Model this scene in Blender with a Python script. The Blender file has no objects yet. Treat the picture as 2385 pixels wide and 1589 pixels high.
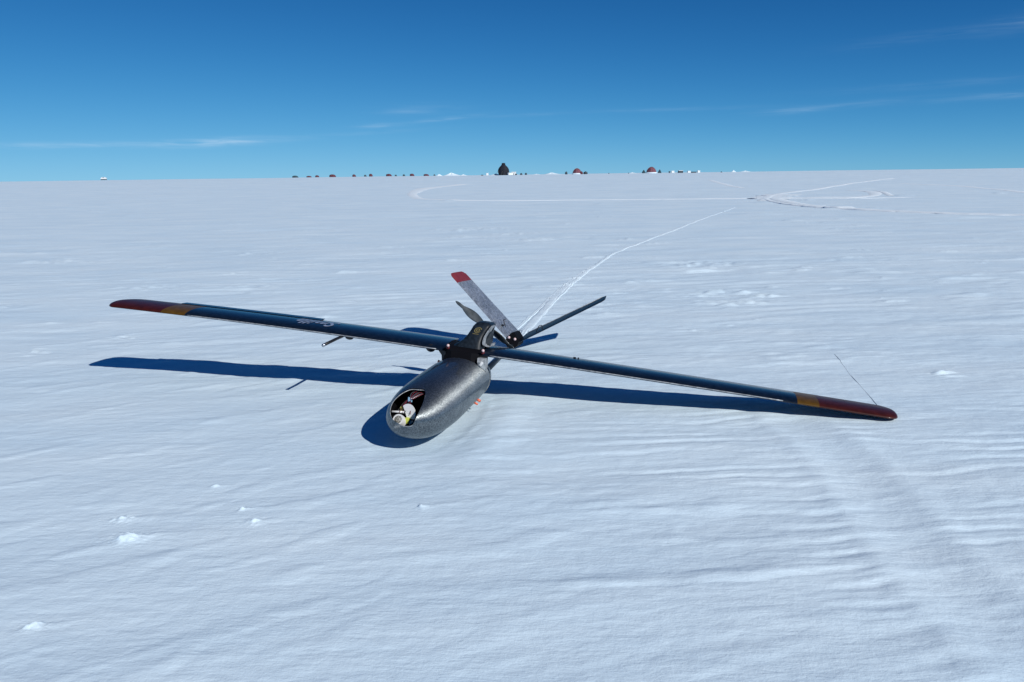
import bpy, bmesh, math, random
import numpy as np
from mathutils import Vector, Matrix
random.seed(7); rng = np.random.RandomState(11)
S = bpy.context.scene
COL = S.collection
PI = math.pi

# ------------------------------------------------------------------ camera
H = 1.3; PITCH = 0.2063; ROLL = -0.0134; FPX = 1853.3
cd = bpy.data.cameras.new("camera"); cam = bpy.data.objects.new("camera", cd); COL.objects.link(cam)
cd.sensor_width = 36.0; cd.lens = 36.0 * FPX / 2385.0
cd.clip_start = 0.05; cd.clip_end = 5000
fw = Vector((0, math.cos(PITCH), -math.sin(PITCH))); rt = Vector((1, 0, 0)); up = rt.cross(fw)
r2 = math.cos(ROLL) * rt + math.sin(ROLL) * up; u2 = -math.sin(ROLL) * rt + math.cos(ROLL) * up
mw = Matrix((r2, u2, -fw)).transposed().to_4x4(); mw.translation = (0, 0, H)
cam.matrix_world = mw
S.camera = cam
S.render.resolution_x = 1024; S.render.resolution_y = 682

# ------------------------------------------------------------------ light
SUN_AZ = math.radians(139.2); SUN_EL = math.radians(35.0)
sdir = Vector((math.sin(SUN_AZ) * math.cos(SUN_EL), math.cos(SUN_AZ) * math.cos(SUN_EL), math.sin(SUN_EL)))
sl = bpy.data.lights.new("sun", 'SUN'); sl.energy = 3.85; sl.angle = math.radians(0.5); sl.color = (1.0, 0.965, 0.91)
so = bpy.data.objects.new("sun", sl); COL.objects.link(so)
so.rotation_euler = sdir.to_track_quat('Z', 'Y').to_euler(); so.location = (20, -24, 22)

W = bpy.data.worlds.new("World"); S.world = W; W.use_nodes = True
nt = W.node_tree; nt.nodes.clear()
def N(t, **k):
    n = nt.nodes.new(t)
    for a, b in k.items(): setattr(n, a, b)
    return n
def lk(a, b): nt.links.new(a, b)
def mth(op, a, b=None, c=None):
    n = N('ShaderNodeMath', operation=op)
    for i, v in enumerate((a, b, c)):
        if v is None: continue
        if isinstance(v, (int, float)): n.inputs[i].default_value = v
        else: lk(v, n.inputs[i])
    return n.outputs[0]
sky = N('ShaderNodeTexSky', sky_type='NISHITA'); sky.sun_disc = False
sky.sun_elevation = SUN_EL; sky.sun_rotation = SUN_AZ
sky.altitude = 3200; sky.air_density = 0.5; sky.dust_density = 0.0; sky.ozone_density = 2.0
bg = N('ShaderNodeBackground'); bg.inputs['Strength'].default_value = 0.10
out = N('ShaderNodeOutputWorld')
# the camera's colour rendering of the sky: one power curve per channel
sc_ = N('ShaderNodeSeparateColor'); lk(sky.outputs[0], sc_.inputs[0]); cc_ = N('ShaderNodeCombineColor')
for i_, (g_, k_, c_) in enumerate(((1.82, .173, .046), (1.38, .705, .0885), (1.32, 1.075, .101))):
    pw_ = mth('POWER', sc_.outputs[i_], g_)
    lk(mth('DIVIDE', mth('MULTIPLY', pw_, k_), mth('MULTIPLY_ADD', pw_, c_, 1.0)), cc_.inputs[i_])
tc = N('ShaderNodeTexCoord'); sep = N('ShaderNodeSeparateXYZ'); lk(tc.outputs['Generated'], sep.inputs[0])
az = mth('ARCTAN2', sep.outputs[0], sep.outputs[1]); el = mth('ARCSINE', sep.outputs[2])
# thin cirrus wisps (azimuth, elevation, half length, half thickness, tilt, strength)
wisps = [(-.345, .0450, .055, .0042, .05, .30), (-.52, .0440, .16, .0030, .02, .14), (-.20, .052, .09, .0022, .06, .08),
         (-.158, .0625, .022, .0026, .03, .22), (-.125, .0790, .030, .0030, .00, .12), (-.085, .0690, .045, .0022, .10, .17), (.02, .073, .05, .002, .03, .06),
         (.19, .0775, .10, .0022, .00, .07), (.33, .0740, .035, .0034, .03, .14), (.40, .0810, .06, .0030, .06, .10),
         (.55, .0900, .07, .0034, .03, .15), (.50, .105, .12, .004, .02, .05), (.57, .178, .05, .008, .08, .12), (.46, .160, .08, .006, .06, .04), (-.10, .083, .05, .006, .0, .05)]
tot = None
for a0, e0, L_, T_, k_, s_ in wisps:
    e0 *= math.cos(a0) * .96; s_ *= 1.6 if a0 < -.3 else .9
    da = mth('SUBTRACT', az, a0)
    de = mth('SUBTRACT', mth('SUBTRACT', el, e0), mth('MULTIPLY', da, k_))
    q = mth('ADD', mth('POWER', mth('ABSOLUTE', mth('DIVIDE', da, L_)), 2.0), mth('POWER', mth('ABSOLUTE', mth('DIVIDE', de, T_)), 2.0))
    v = mth('MULTIPLY', mth('EXPONENT', mth('MULTIPLY', q, -1.0)), s_)
    tot = v if tot is None else mth('ADD', tot, v)
cmb = N('ShaderNodeCombineXYZ'); lk(mth('MULTIPLY', az, 14.0), cmb.inputs[0]); lk(mth('MULTIPLY', el, 190.0), cmb.inputs[1])
nz = N('ShaderNodeTexNoise'); nz.inputs['Scale'].default_value = 1.6; nz.inputs['Detail'].default_value = 5.0; nz.inputs['Distortion'].default_value = 0.6
lk(cmb.outputs[0], nz.inputs['Vector'])
nf = mth('MULTIPLY', mth('MAXIMUM', mth('SUBTRACT', nz.outputs[0], 0.28), 0.0), 3.0)
cf = mth('MINIMUM', mth('MULTIPLY', tot, nf), 0.6)
mx = N('ShaderNodeMix', data_type='RGBA'); lk(cf, mx.inputs[0]); lk(cc_.outputs[0], mx.inputs[6]); mx.inputs[7].default_value = (5.0, 7.0, 9.0, 1)
lk(mx.outputs[2], bg.inputs['Color']); lk(bg.outputs[0], out.inputs[0])

S.view_settings.view_transform = 'Standard'; S.view_settings.look = 'None'
S.view_settings.exposure = 0.0; S.view_settings.gamma = 1.0; S.view_settings.use_curve_mapping = False
S.render.engine = 'CYCLES'

# ------------------------------------------------------------------ materials
def mat(name, col, rough=0.5, metal=0.0, coat=0.0, coat_r=0.05, spec=0.5):
    m = bpy.data.materials.new(name); m.use_nodes = True
    b = m.node_tree.nodes['Principled BSDF']
    b.inputs['Base Color'].default_value = (*col, 1); b.inputs['Roughness'].default_value = rough
    b.inputs['Metallic'].default_value = metal; b.inputs['Coat Weight'].default_value = coat
    b.inputs['Coat Roughness'].default_value = coat_r; b.inputs['Specular IOR Level'].default_value = spec
    return m
def noisy(m, scale, c1, c2, bump=0.0, detail=4.0, stretch=(1, 1, 1), dist=0.002, coord='Object', lo=0.35, hi=0.65):
    t = m.node_tree; b = t.nodes['Principled BSDF']
    tcn = t.nodes.new('ShaderNodeTexCoord'); mp = t.nodes.new('ShaderNodeMapping'); mp.inputs['Scale'].default_value = stretch
    n = t.nodes.new('ShaderNodeTexNoise'); n.inputs['Scale'].default_value = scale; n.inputs['Detail'].default_value = detail
    r = t.nodes.new('ShaderNodeValToRGB'); r.color_ramp.elements[0].position = lo; r.color_ramp.elements[1].position = hi
    r.color_ramp.elements[0].color = (*c1, 1); r.color_ramp.elements[1].color = (*c2, 1)
    t.links.new(tcn.outputs[coord], mp.inputs[0]); t.links.new(mp.outputs[0], n.inputs['Vector'])
    t.links.new(n.outputs[0], r.inputs[0]); t.links.new(r.outputs[0], b.inputs['Base Color'])
    if bump:
        bn = t.nodes.new('ShaderNodeBump'); bn.inputs['Strength'].default_value = bump; bn.inputs['Distance'].default_value = dist
        t.links.new(n.outputs[0], bn.inputs['Height']); t.links.new(bn.outputs[0], b.inputs['Normal'])
    return m
def weave(m, base_lo, base_hi, rough_lo, rough_hi, cell=130.0, metal=0.7):
    """twill carbon cloth: each tow is turned a little differently, so it glints differently"""
    t = m.node_tree; b = t.nodes['Principled BSDF']; b.inputs['Metallic'].default_value = metal
    tcn = t.nodes.new('ShaderNodeTexCoord'); mp = t.nodes.new('ShaderNodeMapping'); mp.inputs['Rotation'].default_value = (0, 0, 0.78)
    v = t.nodes.new('ShaderNodeTexVoronoi'); v.inputs['Scale'].default_value = cell
    n = t.nodes.new('ShaderNodeTexNoise'); n.inputs['Scale'].default_value = 9.0; n.inputs['Detail'].default_value = 3
    t.links.new(tcn.outputs['Object'], mp.inputs[0]); t.links.new(mp.outputs[0], v.inputs['Vector']); t.links.new(tcn.outputs['Object'], n.inputs['Vector'])
    s = t.nodes.new('ShaderNodeSeparateColor'); t.links.new(v.outputs['Color'], s.inputs[0])
    a = t.nodes.new('ShaderNodeMath'); a.operation = 'MULTIPLY_ADD'; t.links.new(n.outputs[0], a.inputs[0]); a.inputs[1].default_value = 0.9; t.links.new(s.outputs[0], a.inputs[2])
    a2 = t.nodes.new('ShaderNodeMath'); a2.operation = 'MULTIPLY'; t.links.new(a.outputs[0], a2.inputs[0]); a2.inputs[1].default_value = 0.55
    r = t.nodes.new('ShaderNodeValToRGB'); r.color_ramp.elements[0].color = (*base_lo, 1); r.color_ramp.elements[1].color = (*base_hi, 1)
    t.links.new(a2.outputs[0], r.inputs[0]); t.links.new(r.outputs[0], b.inputs['Base Color'])
    mr = t.nodes.new('ShaderNodeMapRange'); mr.inputs['To Min'].default_value = rough_lo; mr.inputs['To Max'].default_value = rough_hi
    t.links.new(s.outputs[1], mr.inputs[0]); t.links.new(mr.outputs[0], b.inputs['Roughness'])
    bn = t.nodes.new('ShaderNodeBump'); bn.inputs['Strength'].default_value = 0.12; bn.inputs['Distance'].default_value = 0.0006
    t.links.new(s.outputs[2], bn.inputs['Height']); t.links.new(bn.outputs[0], b.inputs['Normal'])
    return m

def snow_mat(name, c1, c2, grain=0.5):
    m = mat(name, c1, 0.62, spec=0.25)
    t = m.node_tree; b = t.nodes['Principled BSDF']
    tcn = t.nodes.new('ShaderNodeTexCoord')
    n1 = t.nodes.new('ShaderNodeTexNoise'); n1.inputs['Scale'].default_value = 0.75; n1.inputs['Detail'].default_value = 6; n1.inputs['Roughness'].default_value = 0.6
    mp = t.nodes.new('ShaderNodeMapping'); mp.inputs['Scale'].default_value = (0.6, 1.4, 1); mp.inputs['Rotation'].default_value = (0, 0, -0.25)
    t.links.new(tcn.outputs['Object'], mp.inputs[0]); t.links.new(mp.outputs[0], n1.inputs['Vector'])
    r = t.nodes.new('ShaderNodeValToRGB'); r.color_ramp.elements[0].position = 0.36; r.color_ramp.elements[1].position = 0.64
    r.color_ramp.elements[0].color = (*c1, 1); r.color_ramp.elements[1].color = (*c2, 1)
    t.links.new(n1.outputs[0], r.inputs[0]); t.links.new(r.outputs[0], b.inputs['Base Color'])
    n2 = t.nodes.new('ShaderNodeTexNoise'); n2.inputs['Scale'].default_value = 85; n2.inputs['Detail'].default_value = 5; n2.inputs['Roughness'].default_value = 0.7
    n3 = t.nodes.new('ShaderNodeTexNoise'); n3.inputs['Scale'].default_value = 11; n3.inputs['Detail'].default_value = 6; n3.inputs['Roughness'].default_value = 0.62
    mp3 = t.nodes.new('ShaderNodeMapping'); mp3.inputs['Scale'].default_value = (0.4, 1.3, 1); mp3.inputs['Rotation'].default_value = (0, 0, -0.3)
    t.links.new(tcn.outputs['Object'], mp3.inputs[0]); t.links.new(mp3.outputs[0], n3.inputs['Vector'])
    t.links.new(tcn.outputs['Object'], n2.inputs['Vector'])
    b3 = t.nodes.new('ShaderNodeBump'); b3.inputs['Strength'].default_value = 0.55; b3.inputs['Distance'].default_value = 0.010
    b2 = t.nodes.new('ShaderNodeBump'); b2.inputs['Strength'].default_value = grain; b2.inputs['Distance'].default_value = 0.0036
    t.links.new(n3.outputs[0], b3.inputs['Height']); t.links.new(n2.outputs[0], b2.inputs['Height'])
    n4 = t.nodes.new('ShaderNodeTexNoise'); n4.inputs['Scale'].default_value = 2.6; n4.inputs['Detail'].default_value = 7; n4.inputs['Roughness'].default_value = 0.65
    mp4 = t.nodes.new('ShaderNodeMapping'); mp4.inputs['Scale'].default_value = (0.45, 1.5, 1); mp4.inputs['Rotation'].default_value = (0, 0, -0.15)
    t.links.new(tcn.outputs['Object'], mp4.inputs[0]); t.links.new(mp4.outputs[0], n4.inputs['Vector'])
    b4 = t.nodes.new('ShaderNodeBump'); b4.inputs['Strength'].default_value = 0.6; b4.inputs['Distance'].default_value = 0.022
    t.links.new(n4.outputs[0], b4.inputs['Height']); t.links.new(b4.outputs[0], b3.inputs['Normal'])
    t.links.new(b3.outputs[0], b2.inputs['Normal']); t.links.new(b2.outputs[0], b.inputs['Normal'])
    return m

M = {}
M['snow'] = snow_mat('wind_packed_snow', (0.628, 0.790, 0.915), (0.715, 0.858, 0.955))
M['powder'] = snow_mat('loose_snow', (0.69, 0.84, 0.945), (0.75, 0.875, 0.96), 0.7)
M['turned'] = snow_mat('turned_snow', (0.77, 0.89, 0.975), (0.83, 0.92, 0.985), 0.7)
M['wing'] = noisy(mat('clear_coated_carbon', (0.012, 0.015, 0.02), 0.34, 0.0, 0.40, 0.05, .15), 40, (0.003, 0.007, 0.016), (0.007, 0.013, 0.026), 0.03)
M['wing_in'] = mat('matt_black', (0.004, 0.004, 0.006), 0.7, spec=0.12)
M['pod'] = weave(mat('carbon_cloth', (0.2, 0.2, 0.2), 0.4, 0, .35, .06), (0.05, 0.065, 0.08), (0.35, 0.38, 0.39), 0.46, 0.60, 210, .95)
bp = M['pod'].node_tree.nodes['Principled BSDF']; bp.inputs['Anisotropic'].default_value = 0.91
tv = M['pod'].node_tree.nodes.new('ShaderNodeCombineXYZ')
for i_, v_ in enumerate((.2064, .9709, -.1213)): tv.inputs[i_].default_value = v_     # cloth wound round the long axis
M['pod'].node_tree.links.new(tv.outputs[0], bp.inputs['Tangent'])
M['fin'] = weave(mat('carbon_cloth_fin', (0.2, 0.2, 0.2), 0.4), (0.10, 0.125, 0.155), (0.60, 0.66, 0.74), 0.40, 0.60, 90)
M['carb'] = noisy(mat('dark_carbon', (0.02, 0.025, 0.03), 0.5, 0.0, 0.1, 0.25, .25), 60, (0.004, 0.008, 0.013), (0.012, 0.020, 0.030), 0.05)
M['edge'] = noisy(mat('sunlit_edge_tint', (0.3, 0.33, 0.35), 0.5, 0.3), 60, (0.22, 0.24, 0.26), (0.45, 0.48, 0.50), 0.1)
M['red'] = noisy(mat('red_wrap', (0.20, 0.02, 0.015), 0.45, 0, 0.10, 0.10, .2), 30, (0.036, 0.006, 0.005), (0.055, 0.009, 0.007))
M['redfin'] = noisy(mat('red_wrap_matt', (0.30, 0.03, 0.03), 0.5), 30, (0.16, 0.018, 0.024), (0.21, 0.028, 0.034))
M['yellow'] = noisy(mat('yellow_wrap', (0.45, 0.22, 0.01), 0.45, 0, 0.10, 0.10, .2), 30, (0.075, 0.038, 0.005), (0.105, 0.052, 0.007))
M['white'] = mat('white_plastic', (0.75, 0.77, 0.78), 0.4)
M['lens'] = noisy(mat('lens_mesh', (0.1, 0.1, 0.1), 0.2, 0, 0.5), 160, (0.02, 0.02, 0.02), (0.55, 0.55, 0.5), 0.2)
M['lime'] = mat('lime_plastic', (0.55, 0.60, 0.10), 0.45)
M['gold'] = mat('gold_print', (0.20, 0.165, 0.065), 0.5, 0.1)
M['letters'] = mat('pale_blue_print', (0.24, 0.31, 0.46), 0.5)
M['bluec'] = mat('blue_connector', (0.25, 0.50, 0.70), 0.4)
M['wire_r'] = mat('red_wire', (0.13, 0.016, 0.03), 0.45)
M['wire_b'] = mat('black_wire', (0.01, 0.01, 0.012), 0.45)
M['screw'] = mat('pale_pink_screw', (0.70, 0.52, 0.52), 0.35)
M['redc'] = mat('red_washer', (0.12, 0.012, 0.018), 0.5)
M['orange'] = mat('orange_peg', (0.75, 0.16, 0.08), 0.5)
M['greywire'] = mat('grey_wire', (0.30, 0.34, 0.40), 0.5)
M['steel'] = mat('steel', (0.5, 0.52, 0.55), 0.3, 0.9)
M['prop'] = noisy(mat('propeller_carbon', (0.08, 0.10, 0.11), 0.35, 0.1, 0.5, 0.15), 25, (0.035, 0.045, 0.05), (0.085, 0.10, 0.11))
M['tentdark'] = noisy(mat('navy_canvas', (0.012, 0.016, 0.035), 0.8), 2.0, (0.004, 0.006, 0.014), (0.009, 0.011, 0.022), 0.3, dist=0.05)
M['tentred'] = noisy(mat('faded_red_canvas', (0.22, 0.05, 0.06), 0.8), 2.0, (0.13, 0.040, 0.060), (0.20, 0.065, 0.090), 0.3, dist=0.05)
M['tentfar'] = noisy(mat('dark_red_canvas', (0.10, 0.02, 0.03), 0.8), 2.0, (0.085, 0.016, 0.028), (0.13, 0.025, 0.04), 0.3, dist=0.05)
M['tentteal'] = noisy(mat('dark_teal_canvas', (0.02, 0.06, 0.08), 0.8), 2.0, (0.015, 0.05, 0.07), (0.03, 0.07, 0.09), 0.3, dist=0.05)
M['pole'] = mat('tent_pole', (0.25, 0.24, 0.22), 0.5)
M['cover'] = mat('white_cover', (0.78, 0.80, 0.80), 0.6)
M['crate'] = mat('dark_crate', (0.03, 0.045, 0.06), 0.6)

# ------------------------------------------------------------------ helpers
def link(name, me, m=None, parent=None, smooth=True):
    o = bpy.data.objects.new(name, me); COL.objects.link(o)
    if m is not None: me.materials.append(m)
    if smooth: me.shade_smooth()
    if parent is not None: o.parent = parent
    return o
def mesh(name, vs, fs, m, parent=None, smooth=True):
    me = bpy.data.meshes.new(name); me.from_pydata([tuple(v) for v in vs], [], fs); me.validate(); me.update()
    bm = bmesh.new(); bm.from_mesh(me); bmesh.ops.recalc_face_normals(bm, faces=bm.faces); bm.to_mesh(me); bm.free()
    return link(name, me, m, parent, smooth)
class MB:
    def __init__(s): s.v = []; s.f = []
    def add(s, vs, fs):
        k = len(s.v); s.v += [Vector(v) for v in vs]; s.f += [tuple(i + k for i in f) for f in fs]; return s
    def loft(s, rings, cap=True, closed=True):
        n = len(rings[0]); vs = [p for r in rings for p in r]; fs = []
        for i in range(len(rings) - 1):
            for j in range(n if closed else n - 1):
                a = i * n + j; b = i * n + (j + 1) % n; fs.append((a, b, b + n, a + n))
        if cap: fs.append(tuple(range(n))[::-1]); fs.append(tuple((len(rings) - 1) * n + j for j in range(n)))
        return s.add(vs, fs)
    def tube(s, pts, r, n=10, cap=True):
        pts = [Vector(p) for p in pts]; rings = []; rr = r if isinstance(r, (list, tuple)) else [r] * len(pts)
        pn = None
        for i, p in enumerate(pts):
            d = (pts[min(i + 1, len(pts) - 1)] - pts[max(i - 1, 0)]).normalized()
            a = Vector((0, 0, 1)) if abs(d.z) < .9 else Vector((1, 0, 0))
            if pn is not None: a = pn
            x = (a - d * a.dot(d)).normalized(); y = d.cross(x); pn = x
            rings.append([p + rr[i] * (math.cos(2 * PI * k / n) * x + math.sin(2 * PI * k / n) * y) for k in range(n)])
        return s.loft(rings, cap)
    def box(s, c, d, R=None, bev=0.12):
        c = Vector(c); hx, hy, hz = d[0] / 2, d[1] / 2, d[2] / 2; b = min(hx, hy, hz) * bev * 2
        bm = bmesh.new(); bmesh.ops.create_cube(bm, size=1)
        for v in bm.verts: v.co = Vector((v.co.x * d[0], v.co.y * d[1], v.co.z * d[2]))
        bmesh.ops.bevel(bm, geom=list(bm.edges), offset=b, segments=2, affect='EDGES', profile=.5)
        bm.verts.index_update()
        vs = [(R @ v.co if R else v.co) + c for v in bm.verts]; fs = [tuple(v.index for v in f.verts) for f in bm.faces]; bm.free()
        return s.add(vs, fs)
    def ball(s, c, r, n=12, sc=(1, 1, 1)):
        rings = []
        for i in range(1, n):
            t = PI * i / n
            rings.append([Vector(c) + Vector((sc[0] * r * math.sin(t) * math.cos(2 * PI * k / n), sc[1] * r * math.sin(t) * math.sin(2 * PI * k / n), sc[2] * r * math.cos(t))) for k in range(n)])
        return s.loft(rings)
    def build(s, name, m, parent=None, smooth=True):
        return mesh(name, s.v, s.f, m, parent, smooth)
def tag(o, label=None, cat=None, group=None, kind=None):
    for k, v in (('label', label), ('category', cat), ('group', group), ('kind', kind)):
        if v: o[k] = v
    return o
def smooth_angle(o, deg=35):
    me = o.data
    me.shade_smooth()
    bm = bmesh.new(); bm.from_mesh(me)
    for e in bm.edges:
        if len(e.link_faces) == 2 and e.calc_face_angle(0) > math.radians(deg): e.smooth = False
    bm.to_mesh(me); bm.free()
    return o
def catmull(pts, n=8, closed=False):
    P = [Vector(p) for p in pts]; out = []; m = len(P)
    for i in range(m if closed else m - 1):
        if closed: a, b, c, d = P[i - 1], P[i], P[(i + 1) % m], P[(i + 2) % m]
        else: a, b, c, d = P[max(i - 1, 0)], P[i], P[i + 1], P[min(i + 2, m - 1)]
        for k in range(n):
            t = k / n
            out.append(0.5 * ((2 * b) + (c - a) * t + (2 * a - 5 * b + 4 * c - d) * t * t + (3 * b - 3 * c + d - a) * t ** 3))
    if not closed: out.append(P[-1])
    return out

# ------------------------------------------------------------------ snow field
PERM = rng.permutation(4096)
GA = rng.rand(4096) * 2 * PI; GX = np.cos(GA); GY = np.sin(GA)
def perlin(x, y, seed=0):
    xi = np.floor(x).astype(np.int64); yi = np.floor(y).astype(np.int64); xf = x - xi; yf = y - yi
    def gr(ix, iy, dx, dy):
        h_ = PERM[(PERM[(ix + seed * 71) & 4095] + iy) & 4095]; return GX[h_] * dx + GY[h_] * dy
    u = xf ** 3 * (xf * (xf * 6 - 15) + 10); v = yf ** 3 * (yf * (yf * 6 - 15) + 10)
    a = gr(xi, yi, xf, yf); b = gr(xi + 1, yi, xf - 1, yf); c = gr(xi, yi + 1, xf, yf - 1); d = gr(xi + 1, yi + 1, xf - 1, yf - 1)
    return (a + u * (b - a)) * (1 - v) + (c + u * (d - c)) * v
def sst(a, b, x):
    t = np.clip((x - a) / (b - a), 0, 1); return t * t * (3 - 2 * t)
def rot(x, y, deg):
    a = math.radians(deg); return x * math.cos(a) + y * math.sin(a), -x * math.sin(a) + y * math.cos(a)
def ramp(y):
    return 1.17 * sst(20, 140, y) - 6.0 * sst(420, 1500, y)
def seg_dist(x, y, pts):
    d = np.full(x.shape, 1e9)
    for (x0, y0), (x1, y1) in zip(pts[:-1], pts[1:]):
        L2 = (x1 - x0) ** 2 + (y1 - y0) ** 2; t = np.clip(((x - x0) * (x1 - x0) + (y - y0) * (y1 - y0)) / L2, 0, 1)
        d = np.minimum(d, np.hypot(x - x0 - t * (x1 - x0), y - y0 - t * (y1 - y0)))
    return d
SWATH = [(1.48, 4.01), (1.52, 3.7), (1.51, 3.35), (1.46, 2.97), (1.41, 2.63), (1.39, 2.36), (1.38, 1.2)]
LUMPS = [(-1.43, 2.73, 0.093), (-1.53, 2.9, 0.074), (-1.09, 2.98, 0.051), (-1.01, 2.86, 0.065), (-1.44, 2.15, 0.056), (-3.1, 9.65, 0.234), (-4.29, 9.62, 0.286), (-2.93, 8.58, 0.074), (-3.7, 9.71, 0.084), (-5.1, 8.9, 0.116), (-5.32, 8.41, 0.182), (-5.0, 9.87, 0.075), (-3.7, 6.05, 0.083), (-3.09, 6.24, 0.061), (-3.22, 6.59, 0.108), (-4.38, 13.9, 0.298), (-7.37, 13.01, 0.419), (-8.73, 15.79, 0.135), (-3.92, 12.98, 0.167), (-5.1, 11.95, 0.116), (-3.85, 10.92, 0.118), (0.31, 16.4, 0.439), (0.01, 17.91, 0.383), (-0.93, 19.51, 0.625), (2.4, 15.94, 0.213), (-0.11, 14.01, 0.135), (-1.8, 13.62, 0.117), (2.79, 11.46, 0.432), (2.3, 8.62, 0.327), (2.49, 11.22, 0.242), (1.51, 9.62, 0.145), (2.71, 8.36, 0.158), (2.21, 7.94, 0.258), (2.76, 4.97, 0.096), (1.54, 6.54, 0.107), (-1.29, 3.23, 0.036), (2.74, 24.26, 0.181), (5.75, 13.16, 0.141), (-0.37, 2.98, 0.051)]
SMALL = []
for _ in range(900):
    yy_ = 5.0 * math.exp(random.random() * 2.1); xx_ = (random.random() - .55) * 1.35 * yy_
    cl_ = perlin(np.array([xx_ * .30]), np.array([yy_ * .22]), 90)[0]
    if cl_ < .02 and random.random() < .85: continue
    if abs(xx_ + .4) < 1.0 and yy_ < 7: continue
    if abs(xx_ - 1.0) < 1.4 and yy_ < 5.2: continue
    SMALL.append((xx_, yy_, (.030 + .13 * random.random() ** 2.2) * (yy_ / 7) ** .75))
def relief(x, y, dy):
    """height of the snow in metres; dy = local mesh spacing, used to drop detail the mesh cannot carry"""
    z = ramp(y)
    wr = sst(-0.9, 1.0, x + 0.06 * (y - 3))
    fade = lambda wl: 1 - sst(wl * 0.40, wl * 1.0, dy)
    # gentle swell
    z = z + 0.030 * perlin(x * .16 + 3, y * .16, 1) * sst(1, 9, y) + 0.45 * perlin(x * .012, y * .012, 5) * sst(50, 200, y) * 0.25
    # broad soft drifts (wind from lower left)
    a, b = rot(x, y, 30); z = z + 0.009 * perlin(a * .9, b * 2.0, 2) * (1 - .5 * wr)
    a, b = rot(x, y, 6); z = z + 0.012 * perlin(a * .8, b * 2.4, 3) * (.4 + .6 * wr)
    # crusty steps, short crested, with a sharper far side
    def step(a, b, fa, fb, seed, th):
        n = perlin(a * fa + .25 * perlin(a * fa * 2, b * fb, seed + 9), b * fb, seed)
        n = n + .35 * perlin(a * fa * 2.3, b * fb * 2.1, seed + 3)
        return np.maximum(n - th, 0)
    a, b = rot(x, y, 33); z = z + fade(.18) * 0.011 * step(a, b, 2.1, 6.5, 12, .14) * (1 - .8 * wr)
    a, b = rot(x, y, 5); m = sst(0, .32, perlin(x * .35 + 7, y * .5, 21) + .12)
    z = z + fade(.14) * 0.019 * step(a, b, 2.3, 7.5, 15, .06) * (.15 + .85 * wr) * (.35 + .65 * m)
    # right foreground ripples
    sw = seg_dist(x, y, SWATH)
    rm = sst(.1, .75, x - .25 + .2 * (y - 2)) * (1 - sst(3.9, 4.6, y)) * np.clip(sw / .22, 0, 1) ** 1.5
    a, b = rot(x, y, 4 + 0 * 1)
    ph = b * 2 * PI / 0.118 + 5.5 * perlin(a * 1.3, b * 2.0, 31) + 2.0 * perlin(a * 4, b * 3.2, 32)
    amp = sst(-.15, .35, perlin(a * 1.7 + 5, b * 4.5, 33) + .12)
    rip = (np.sin(ph) + .35 * np.sin(2 * ph + .9))
    z = z + fade(.1) * .0027 * rip * amp * rm
    # mid-distance ripples beyond the machine
    rm2 = sst(4.2, 5.2, y) * (1 - sst(25, 45, y)) * sst(-.3, .2, perlin(x * .22, y * .3, 41) + .10)
    a, b = rot(x, y, 7); ph = b * 2 * PI / 0.30 + 7 * perlin(a * .5, b * .8, 42)
    z = z + fade(.26) * .0052 * np.sin(ph) * rm2 * sst(-.1, .3, perlin(a * .7, b * 1.6, 43))
    # scattered scabs of blown snow
    a, b = rot(x, y, 8); n = perlin(a * .75, b * 2.8, 51) + .4 * perlin(a * 2.2, b * 7.5, 52); pm = sst(.0, .3, perlin(x * .16 + 4, y * .16, 53) + .06)
    z = z + fade(.36) * .065 * np.maximum(n - .26, 0) * pm * sst(5.0, 8, y)
    n = perlin(a * .16, b * .75, 54) + .4 * perlin(a * .5, b * 2.1, 55)
    z = z + fade(.8) * .15 * np.maximum(n - .30, 0) * sst(12, 22, y)
    a, b = rot(x, y, 9); z = z + fade(.5) * sst(7, 14, y) * (.012 * perlin(a * .28, b * 1.1, 56) + .007 * fade(.3) * perlin(a * .7, b * 2.6, 57))
    z = z + .05 * sst(25, 50, y) * perlin(x * .06, y * .16, 58)
    # swath left by the sliding wing tip, a low hollow with soft edges
    z = z - .007 * np.exp(-(sw / .10) ** 2) + .005 * np.exp(-((sw - .17) / .06) ** 2)
    a, b = rot(x, y, 12); pt = sst(-.25, .25, perlin(x * .3 + 9, y * .22, 65) + .02)
    z = z + fade(.12) * pt * sst(3.5, 6, y) * (.0068 * perlin(a * 2.1, b * 5.2, 66) + .0032 * perlin(a * 4.6, b * 9.5, 67))
    # fine lumpiness
    z = z + fade(.06) * .0016 * perlin(x * 13, y * 17, 61) + fade(.03) * .0007 * perlin(x * 31, y * 37, 62)
    # single lumps: steep face to the viewer, drawn out tail down wind
    for li, (lx, ly, lw) in enumerate(LUMPS + SMALL):
        k = (np.abs(y - ly) < lw * 3) & (np.abs(x - lx) < lw * 5)
        if not k.any(): continue
        xx = x[k]; yy = y[k]; dx = (xx - lx) / lw; dyy = (yy - ly) / lw; c, s_ = math.cos(.22), math.sin(.22)
        w1 = .42 * perlin(xx * 1.7 / lw + lx * 9, yy * 1.9 / lw, 72); w2 = .16 * perlin(xx * 2.1 / lw, yy * 2.1 / lw + ly * 7, 73)
        p_ = dx * c + dyy * s_ + w1; q_ = -dx * s_ + dyy * c + w2
        pk = np.where(p_ > 0, p_ / .34, p_ / .26); qk = np.where(q_ > 0, q_ / .30, q_ / .20); tl = np.where(p_ > 0, p_ / 1.9, p_ / .30); ql = np.where(q_ > .0, q_ / .18, q_ / .40)
        jig = 1 + .9 * perlin(xx * 2.6 / lw, yy * 3.2 / lw, 71)
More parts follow.
